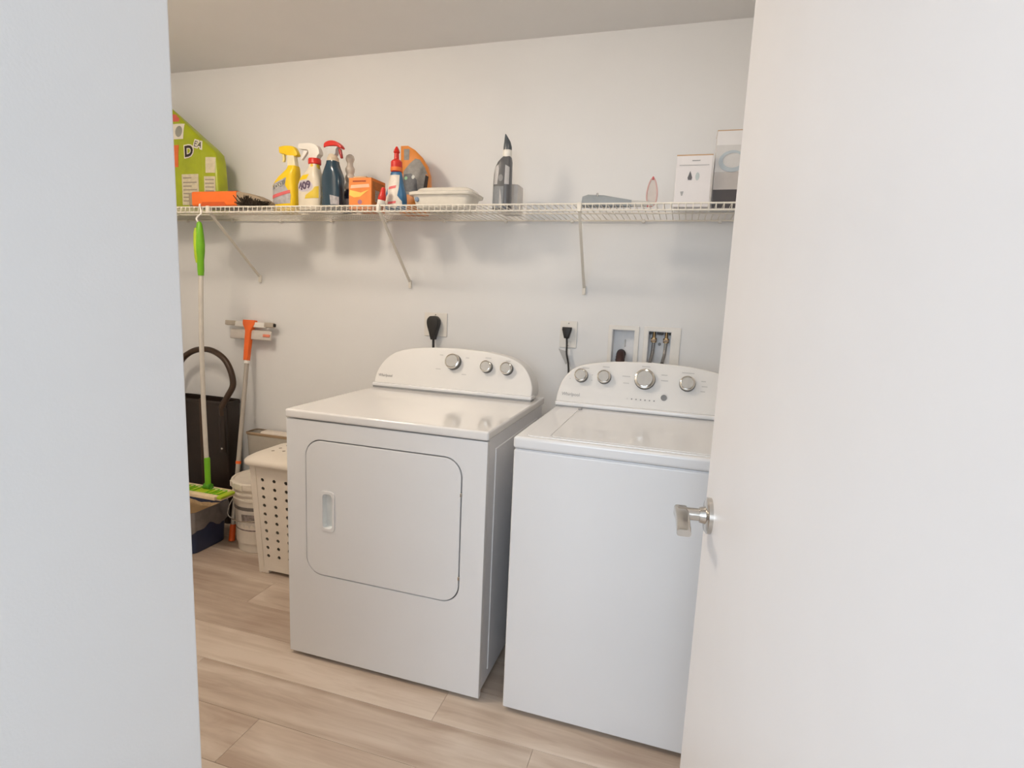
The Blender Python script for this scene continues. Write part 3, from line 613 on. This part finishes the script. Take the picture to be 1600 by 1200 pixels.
# oval clear thing with pink rim
t = thing('oval_hoop', 'small clear oval hoop with a pink rim, standing left of the white box', 'hoop', (-.147, -.30, SZ), .3)
loop = [(.019*math.cos(a)*(1-.25*math.sin(a)), 0, .055+.051*math.sin(a)) for a in [2*math.pi*i/24 for i in range(24)]]
b = B(); b.tube(loop, .0026, 8, 2, closed=True); build('rim', b, mat('pink_rim', (206, 164, 160), .35), t)
b = B(); b.panel([(x, z) for x, y, z in loop], [], -.001, .001); build('film', b, mat('clear_film', (226, 214, 206), .2, alpha=.45), t)
b = B(); b.lathe([(.001, .098), (.004, .100), (.0045, .106), (.002, .111), (0, .112)], 14); build('tip', b, mat('rose_tip', (196, 92, 96), .4), t)
b = B(); b.box(-.016, .002, -.006, .006, 0, .007, .002, 1); build('base', b, MATS['rose_tip'], t)
# white printed box
t = thing('appliance_carton', 'white carton printed with two small drop pictures, near the shelf\'s right end', 'box', (-.004, -.25, SZ))
WB = mat('carton_bright', (226, 222, 222), .5, var=.01)
b = B(); b.box(-.063, .063, -.05, .05, 0, .183, .0012, 1); bx = build('carton', b, WB, t, ang=20); tr = bvh(bx)
decal('print_line', bx, rect(-.052, .052, .146, .1495), mat('print_soft', (186, 184, 184), .5), t, tree=tr, sub=0)
decal('print_title', bx, rect(-.008, .02, .162, .1655), mat('print_soft2', (160, 160, 160), .5), t, tree=tr, sub=0)
decal('drop_picture', bx, [(-.012, .128), (-.004, .104), (-.006, .096), (-.018, .096), (-.020, .104)], mat('print_dark', (98, 96, 98), .5), t, tree=tr, sub=0)
decal('drop_picture', bx, ellipse(.014, .108, .007, .014), mat('print_pale', (184, 194, 194), .5), t, tree=tr, sub=0)
decal('logo_print', bx, [(-.042, .055), (-.030, .056), (-.034, .040), (-.038, .040)], MATS['print_soft2'], t, tree=tr, sub=0)
b = B(); b.box(-.0635, .0635, -.0505, .0505, .1805, .1855, .001, 1); build('carton_top', b, mat('tan_edge', (190, 156, 120), .6), t)  # thin tan slab across the top, showing as a tan line
# taller box at right
t = thing('tall_carton', 'taller white and grey carton with a dark base band, beside the open door', 'box', (.156, -.22, SZ))
b = B(); b.box(-.088, .088, -.05, .05, 0, .272, .0012, 1); bx = build('carton', b, mat('carton_cool', (224, 222, 222), .5, var=.01), t, ang=20); tr = bvh(bx)
decal('base_band', bx, rect(-.0875, .0875, .0, .066), mat('band_dark', (72, 66, 66), .5), t, tree=tr, sub=0)
decal('grey_field', bx, rect(-.0875, .0875, .066, .128), mat('field_grey', (184, 178, 174), .5), t, tree=tr, sub=0)
decal('picture_field', bx, rect(-.0875, .0875, .128, .222), mat('field_pale', (206, 204, 202), .5), t, tree=tr, sub=0)
for r0_, r1_, m_ in ((.046, .032, 'ring_blue'),):
    o_ = B(); t0 = [(x, z) for x, z in ellipse(-.03, .165, .046, .038, 24)]; t1 = [(x, z) for x, z in ellipse(-.028, .168, .034, .026, 24)]
    o_.panel(t0, [t1], -.0525, -.0514); build('ring_picture', o_, mat(m_, (178, 188, 194), .5), t)
b = B(); b.box(-.0885, .0885, -.0505, .0505, .2705, .2745, .001, 1); build('carton_top', b, MATS['tan_edge'], t)  # same tan line along the top of this carton

# ------------------------------------------------------------------ corner: mop, squeegee, tote, litter bin, bucket, hamper
# flat mop hanging from the shelf lip
t = thing('flat_mop', 'green and white flat mop hanging by its grip from the shelf', 'mop', (-2.168, -.432, .318))
ax = Vector((.012, .012, 1.0))
b = B(); b.tube([(.000, .004, .05), (-.006, .002, .45), (.000, 0, .8), (.011, 0, 1.06)], .0105, 12, 4); build('pole', b, ALU, t)
prof = [(.0125, 0), (.0145, .02), (.0150, .07), (.0195, .11), (.0205, .14), (.018, .18), (.0145, .215), (.011, .235), (.006, .243), (0, .244)]
b = B(); b.lathe(prof, 20, Matrix.Translation((.011, 0, 1.048)) @ Matrix.Rotation(.01, 4, 'Y')); build('grip', b, GREEN, t)
b = B(); b.loft([ring(.002, -.010, z, r_, r_, 2, 16) for z, r_ in ((1.105, .006), (1.13, .010), (1.19, .0125), (1.235, .011), (1.262, .006))]); build('grip_inlay', b, GREEN2, t)
b = B(); b.tube([(.010, .000, 1.285), (.002, -.004, 1.302), (.006, .004, 1.318), (.016, .010, 1.330), (.006, .016, 1.355), (.0, .019, 1.366), (-.004, .026, 1.372), (.0, .036, 1.362)], .0042, 8, 5); build('hanging_hook', b, WHITEP, t)
b = B(); b.lathe([(.0135, .02), (.0135, .165), (.0105, .172)], 18, Matrix.Translation((0, .004, 0))); build('lower_sleeve', b, GREEN, t)
b = B(); b.cyl((-.018, .004, .024), (.018, .004, .024), .016, .016, 16); b.cyl((-.026, .004, .014), (.026, .004, .014), .011, .011, 12); build('swivel_joint', b, mat('dark_green', (70, 140, 24), .4), t)
b = B(); b.panel(rrect(-.150, .148, -.070, .026, .010, 4), [], .0, .013, axis='z', bev=.004); mh = build('mop_head', b, GREEN2, t)
for sx in (-1, 1):
    for k in range(2):
        b = B(); x = sx*(.052+.046*k); b.panel(rrect(x-.018, x+.018, -.056, .014, .008, 3), [rrect(x-.012, x+.012, -.048, .006, .006, 3)], .0125, .017, axis='z', bev=.001); build('head_rib', b, GREEN, mh)
b = B()
for s in (-1, 1):
    y0 = .006 if s > 0 else -.080
    b.box(-.152, .125, y0-.004, y0+.030-.004, -.004, .016, .005, 2)
b.box(-.146, .144, -.066, .022, -.009, -.0005, .003, 2); build('mop_cloth', b, mat('cloth_cream', (226, 204, 168), .9, var=.08, bump=.5, bscale=150), t)

# window squeegee leaning on the wall
P0, P1 = Vector((-2.159, -.300, .006)), Vector((-2.238, -.040, 1.135))
t = thing('window_squeegee', 'orange-handled window squeegee on a grey pole leaning against the wall', 'squeegee', P0)
D = P1-P0; L_ = D.length; d = D.normalized()
b = B(); b.cyl(d*.05, d*(L_-.20), .0115, .0115, 16); build('pole', b, mat('grey_pole', (176, 168, 158), .4, metal=.2), t)
b = B(); b.cyl(d*(L_-.225), d*(L_-.20), .015, .0125, 16); build('pole_collar', b, WHITEP, t)
b = B(); b.cyl(d*0, d*.085, .0155, .014, 16); build('end_cap', b, mat('deep_orange_plastic', (224, 92, 22), .45), t)
b = B(); b.cyl(d*.40, d*.415, .0135, .0135, 16); build('pole_ring', b, ORANGE, t)
q = d.to_track_quat('Z', 'Y').to_matrix().to_4x4(); xa = Vector((1, 0, 0)); ya = d.cross(xa).normalized()
Mq = Matrix((xa, ya, d)).transposed().to_4x4()
b = B(); b.panel(smooth_outline([(-.013, -.21), (-.017, -.10), (-.018, -.05), (-.036, -.016), (-.038, .010)], 3)+smooth_outline([(.040, .010), (.036, -.016), (.018, -.05), (.017, -.10), (.013, -.21)], 3), [], -.016, .010, bev=.004, Mx=Matrix.Translation(d*(L_+.002)) @ Mq); build('handle', b, ORANGE, t)
def bar(name, x0, x1, y0, y1, z0, z1, m, bev=.003):
    q_ = B(); q_.box(x0, x1, y0, y1, z0, z1, bev, 2, Matrix.Translation(d*L_) @ Mq); return build(name, q_, m, t)
bar('blade_channel', -.095, .110, -.010, .006, -.026, .002, WHITEP)
bar('channel_sleeve', -.158, -.090, -.012, .008, -.022, .004, mat('sleeve_grey', (178, 168, 154), .5))
bar('channel_sleeve', .100, .158, -.012, .008, -.022, .004, MATS['sleeve_grey'])
bar('sleeve_plug', .152, .166, -.009, .005, -.017, .0, BLACK)
bar('sponge_bar', -.125, .140, -.004, .012, -.092, -.040, mat('sponge_pale', (206, 198, 190), .7, bump=.3), .005)
bar('clip', .095, .138, -.010, .0, -.075, -.060, mat('salmon_plastic', (226, 132, 104), .5))

# dark tote with arched handle
t = thing('storage_tote', 'tall dark brown tote with an arched handle, standing in the corner', 'tote', (-2.525, -.080, 0))
LEA = mat('dark_leather', (40, 29, 23), .42, var=.14, scale=18, bump=.25, bscale=120); LEA2 = mat('brown_trim', (62, 43, 28), .38, var=.12)
b = B(); b.loft([ring(0, 0, z, hx_, hy_, 9, 60) for z, hx_, hy_ in ((.0, .184, .048), (.006, .190, .052), (.35, .195, .055), (.685, .198, .057), (.695, .198, .057), (.695, .190, .050), (.10, .182, .046))]); build('tote_body', b, LEA, t, ang=40)
b = B(); b.loft([ring(0, 0, z, hx_, hy_, 9, 60) for z, hx_, hy_ in ((.680, .1995, .0585), (.683, .2010, .060), (.698, .2010, .060), (.701, .1985, .058))], cap=False); build('rim_trim', b, LEA, t, ang=40)
b = B(); b.box(.020, .040, -.0645, -.050, .01, .708, .003, 2); build('centre_seam', b, LEA2, t)
b = B(); b.tube([(.182, -.0655, .63), (.184, -.067, .68), (.206, -.050, .735), (.230, -.035, .80), (.206, -.03, .885), (.150, -.025, .945), (.060, -.02, .976), (-.04, -.02, .965), (-.12, -.025, .915), (-.165, -.03, .83), (-.150, -.050, .74), (-.115, -.067, .67), (-.112, -.0655, .60)], .0160, 12, 6); build('arched_handle', b, LEA2, t, ang=60)
for xx in (-.112, .180):
    b = B(); b.box(xx-.020, xx+.020, -.0735, -.054, .42, .675, .004, 2); st = build('handle_strap', b, LEA, t)
    for z in (.655, .445):
        b = B(); b.cyl((xx, -.0715, z), (xx, -.0775, z), .0075, .0055, 14); build('rivet', b, SATIN, st)

# blue litter bin with liner
t = thing('litter_bin', 'low navy-blue bin lined with a grey plastic bag, under the mop', 'bin', (-2.43, -.385, 0))
NAVY = mat('navy_plastic', (48, 60, 92), .4, var=.06)
def rr3(hx_, hy_, z, r=.03): return [Vector((a, c, z)) for a, c in rrect(-hx_, hx_, -hy_, hy_, r, 5)]
b = B(); b.loft([rr3(.215, .102, .0), rr3(.218, .105, .004), rr3(.228, .114, .205), rr3(.234, .120, .207), rr3(.234, .120, .215), rr3(.224, .110, .215), rr3(.212, .098, .02)]); build('bin_body', b, NAVY, t, ang=40)
outl = rrect(-.237, .237, -.123, .123, .03, 10); rnd = random.Random(5)
b = B(); top = [Vector((x, y, .217)) for x, y in outl]; low = []
n_ = len(outl); dens = []
for i in range(n_):           # denser loop for the ragged hem
    a, c = outl[i], outl[(i+1) % n_]; k_ = max(1, int(math.dist(a, c)/.018))
    for j in range(k_): dens.append((a[0]+(c[0]-a[0])*j/k_, a[1]+(c[1]-a[1])*j/k_))
arc = [0]
for i in range(1, len(dens)): arc.append(arc[-1]+math.dist(dens[i-1], dens[i]))
hem = [.124+.013*math.sin(s_*31)+.008*math.sin(s_*74+1) for s_ in arc]
bul = [1.012+.006*math.sin(i*1.3) for i in range(len(dens))]
b.loft([[Vector((x*.93, y*.90, .150)) for x, y in dens], [Vector((x*.975, y*.965, .216)) for x, y in dens], [Vector((x*1.0, y*1.0, .221)) for x, y in dens], [Vector((x*bul[i], y*bul[i], .200)) for i, (x, y) in enumerate(dens)], [Vector((x*bul[i]*1.004, y*bul[i]*1.004, hem[i]+.03)) for i, (x, y) in enumerate(dens)], [Vector((x*bul[i], y*bul[i], hem[i])) for i, (x, y) in enumerate(dens)]], cap=False)
build('bin_liner', b, mat('liner_grey', (122, 116, 114), .3, var=.1, scale=30, bump=.5, bscale=40), t, ang=60)
b = B(); g = bmesh.new(); bmesh.ops.create_grid(g, x_segments=24, y_segments=14, size=1)
for v in g.verts: v.co = Vector((v.co.x*.222, v.co.y*.108, .188+.012*math.sin(v.co.x*5)*math.cos(v.co.y*4)+rnd.uniform(-.004, .004)))
b.add(g); lt = build('litter', b, mat('litter_tan', (188, 158, 118), .95, var=.2, scale=150, bump=.8, bscale=150), t, ang=60); lt['kind'] = 'stuff'
b = B(); b.box(.02, .20, -.075, .03, .204, .210, .002, 1, Matrix.Rotation(.06, 4, 'Y')); build('cardboard_sheet', b, mat('card_tan', (196, 164, 122), .8), t)

# white bucket
t = thing('bucket', 'white plastic pail with lid and printed label, between squeegee and hamper', 'bucket', (-1.995, -.250, 0))
PAIL = mat('pail_white', (222, 212, 198), .4, var=.03)
b = B(); b.lathe([(.118, 0), (.122, .003), (.136, .27), (.140, .272), (.140, .280), (.137, .282), (.138, .300), (.143, .302), (.143, .311), (.138, .314), (.140, .350), (.132, .352), (.130, .05)], 48); bk = build('pail', b, PAIL, t, ang=35)
b = B(); b.lathe([(.143, .332), (.148, .334), (.148, .362), (.143, .368), (.136, .368), (.132, .362), (.126, .361), (0, .361)], 48); ldp = build('pail_lid', b, PAIL, t, ang=35)
for i in range(16):
    a = 2*math.pi*i/16; b = B(); b.box(-.006, .006, -.003, .003, .332, .360, .001, 1, Matrix.Rotation(a, 4, 'Z') @ Matrix.Translation((0, .149, 0))); build('lid_tab', b, PAIL, ldp)
b = B(); b.lathe([(.021, .361), (.021, .367), (.016, .369), (0, .369)], 20, Matrix.Translation((.03, -.05, 0))); build('lid_cap', b, PAIL, ldp)
b = B(); b.tube([(-.146, .0, .292), (-.152, -.03, .25), (-.140, -.085, .21), (-.085, -.145, .19), (0, -.166, .182), (.085, -.145, .19), (.140, -.085, .21), (.152, -.03, .25), (.146, 0, .292)], .0028, 6, 5); build('bail_handle', b, SATIN, t)
tr = bvh(bk)
def wrap(name, a0, a1, z0, z1, m, off=.0016):
    q_ = B(); n_ = 10; g = bmesh.new(); vs = []
    for j in range(3):
        z = z0+(z1-z0)*j/2; r_ = .122+(z-.003)*(.014/.267)+off
        vs.append([g.verts.new((r_*math.cos(a0+(a1-a0)*i/n_), r_*math.sin(a0+(a1-a0)*i/n_), z)) for i in range(n_+1)])
    for j in range(2):
        for i in range(n_): g.faces.new((vs[j][i], vs[j][i+1], vs[j+1][i+1], vs[j+1][i]))
    q_.bm.free(); q_.bm = g; return build(name, q_, m, t, ang=60)
R_ = math.radians
wrap('label_panel', R_(215), R_(345), .075, .245, mat('label_offwhite', (206, 198, 188), .5, var=.05, scale=50))
wrap('label_stripe', R_(216), R_(344), .225, .243, mat('stripe_grey', (110, 104, 100), .5), .0024)
wrap('label_picture', R_(262), R_(300), .165, .205, mat('picture_grey', (132, 122, 118), .5, var=.4, scale=60), .0024)
wrap('label_picture', R_(225), R_(300), .095, .125, mat('picture_slate', (120, 106, 104), .5, var=.5, scale=70), .0024)
wrap('label_foot', R_(216), R_(344), .060, .074, mat('foot_grey', (186, 178, 168), .5), .0024)

# laundry hamper
t = thing('laundry_hamper', 'white plastic laundry hamper with round holes and a lid, left of the dryer', 'hamper', (-1.60, -.40, 0))
HAM = mat('hamper_white', (226, 216, 202), .4, var=.015)
hxB, hxT, hyB, hyT, HH = .200, .226, .105, .125, .535
def taper(v): f = v.z/HH; return Vector((v.x*(hxB+(hxT-hxB)*f), v.y*(hyB+(hyT-hyB)*f), v.z))
def perforated(cols, rows, z0, z1, u0, u1, face):
    g = bmesh.new(); cache = {}
    def V(u, z):
        k_ = (round(u, 5), round(z, 5))
        if k_ not in cache:
            co = {'f': Vector((u, -1, z)), 'b': Vector((-u, 1, z)), 'r': Vector((1, u, z)), 'l': Vector((-1, -u, z))}[face]
            cache[k_] = g.verts.new(taper(co))
        return cache[k_]
    du, dz = (u1-u0)/cols, (z1-z0)/rows; sc = hxB if face in 'fb' else hyB; rh = .0085
    us = [-1, u0]; 
    for i in range(cols):
        for j in range(rows):
            cu, cz = u0+(i+.5)*du, z0+(j+.5)*dz; hu, hz = du/2, dz/2
            o8 = [(cu+hu, cz), (cu+hu, cz+hz), (cu, cz+hz), (cu-hu, cz+hz), (cu-hu, cz), (cu-hu, cz-hz), (cu, cz-hz), (cu+hu, cz-hz)]
            i8 = [(cu+rh/sc*math.cos(math.pi/4*k_), cz+rh*math.sin(math.pi/4*k_)) for k_ in range(8)]
            for k_ in range(8): g.faces.new((V(*o8[k_]), V(*o8[(k_+1) % 8]), V(*i8[(k_+1) % 8]), V(*i8[k_])))
    for ua, ub, za, zb in ((-1, u0, .018, HH), (u1, 1, .018, HH), (u0, u1, .018, z0), (u0, u1, z1, HH)):
        g.faces.new((V(ua, za), V(ub, za), V(ub, zb), V(ua, zb)))
    bmesh.ops.recalc_face_normals(g, faces=g.faces)
    q_ = B(); q_.bm.free(); q_.bm = g; o = build('hamper_side', q_, HAM, t, ang=0)
    s_ = o.modifiers.new('solid', 'SOLIDIFY'); s_.thickness = .003; s_.offset = -1 if face in 'fb' else -1
    return o
perforated(6, 10, .070, .480, -.86, .86, 'f'); perforated(6, 10, .070, .480, -.86, .86, 'b'); perforated(3, 10, .070, .480, -.8, .8, 'r'); perforated(3, 10, .070, .480, -.8, .8, 'l')
b = B()
for sx in (-1, 1):
    for sy in (-1, 1):
        p0 = Vector((sx*hxB, sy*hyB, 0)); p1 = Vector((sx*hxT, sy*hyT, HH))
        b.cyl(p0+Vector((-sx*.004, -sy*.004, 0)), p1+Vector((-sx*.004, -sy*.004, 0)), .008, .008, 10)
        b.box(sx*.176-.028, sx*.176+.028, sy*.096-.012, sy*.096+.012, 0, .022, .004, 2)
b.box(-hxB, hxB, -hyB, hyB, .018, .024); build('hamper_frame', b, HAM, t)
def ll(hx_, hy_, z, r): return [Vector((a, c, z)) for a, c in rrect(-hx_, hx_, -hy_, hy_, r, 7)]
b = B(); b.loft([ll(.252, .150, .530, .045), ll(.256, .153, .534, .048), ll(.256, .153, .548, .048), ll(.248, .146, .558, .05), ll(.225, .126, .572, .05), ll(.20, .10, .580, .05), ll(.10, .05, .583, .03)]); hl = build('hamper_lid', b, HAM, t, ang=50)
trl = bvh(hl)
for i in range(7):
    for j in range(3):
        x, y = -.15+i*.05, -.06+j*.05+(.012 if i % 2 else 0)
        b = B(); h_ = trl.ray_cast(Vector((x, y, 2)), Vector((0, 0, -1)))[0]; b.cyl((x, y, h_.z-.002), (x, y, h_.z+.0008), .0075, .0075, 10); build('vent_hole', b, mat('vent_shadow', (150, 138, 122), .8), hl)
# tall clear bin against the wall behind bucket and hamper
t = thing('clear_bin', 'tall clear plastic bin with tan rim against the wall, behind the hamper', 'bin', (-2.095, -.056, 0))
FROST = mat('frosted_plastic', (206, 198, 186), .2, alpha=.6)
b = B(); b.loft([rr3(.118, .034, 0, .02), rr3(.122, .037, .004, .02), rr3(.140, .044, .535, .02), rr3(.137, .041, .535, .018), rr3(.119, .034, .008, .018)]); build('bin_body', b, FROST, t, ang=40)
b = B(); b.loft([rr3(.1405, .0445, .526, .02), rr3(.146, .047, .530, .02), rr3(.146, .047, .540, .02), rr3(.137, .041, .541, .018)], cap=False); build('bin_rim', b, mat('rim_tan', (176, 150, 122), .4), t, ang=40)
b = B(); b.box(-.06, .128, -.030, .030, .010, .548, .010, 3); build('folded_cloth', b, mat('cloth_white', (226, 216, 204), .9, var=.04, bump=.4, bscale=60), t)

# keep broad flat sheets reading flat next to their rounded edges
for o in bpy.data.objects:
    if o.type == 'MESH' and o.name.split('.')[0] in ('front_panel', 'dryer_door', 'top_panel', 'lid', 'lid_frame', 'cabinet', 'cabinet_back', 'console', 'console_trim', 'door_1', 'handle_rim', 'frame', 'cover_plate', 'carton', 'wall_front'):
        m = o.modifiers.new('weighted', 'WEIGHTED_NORMAL'); m.keep_sharp = True; m.weight = 60
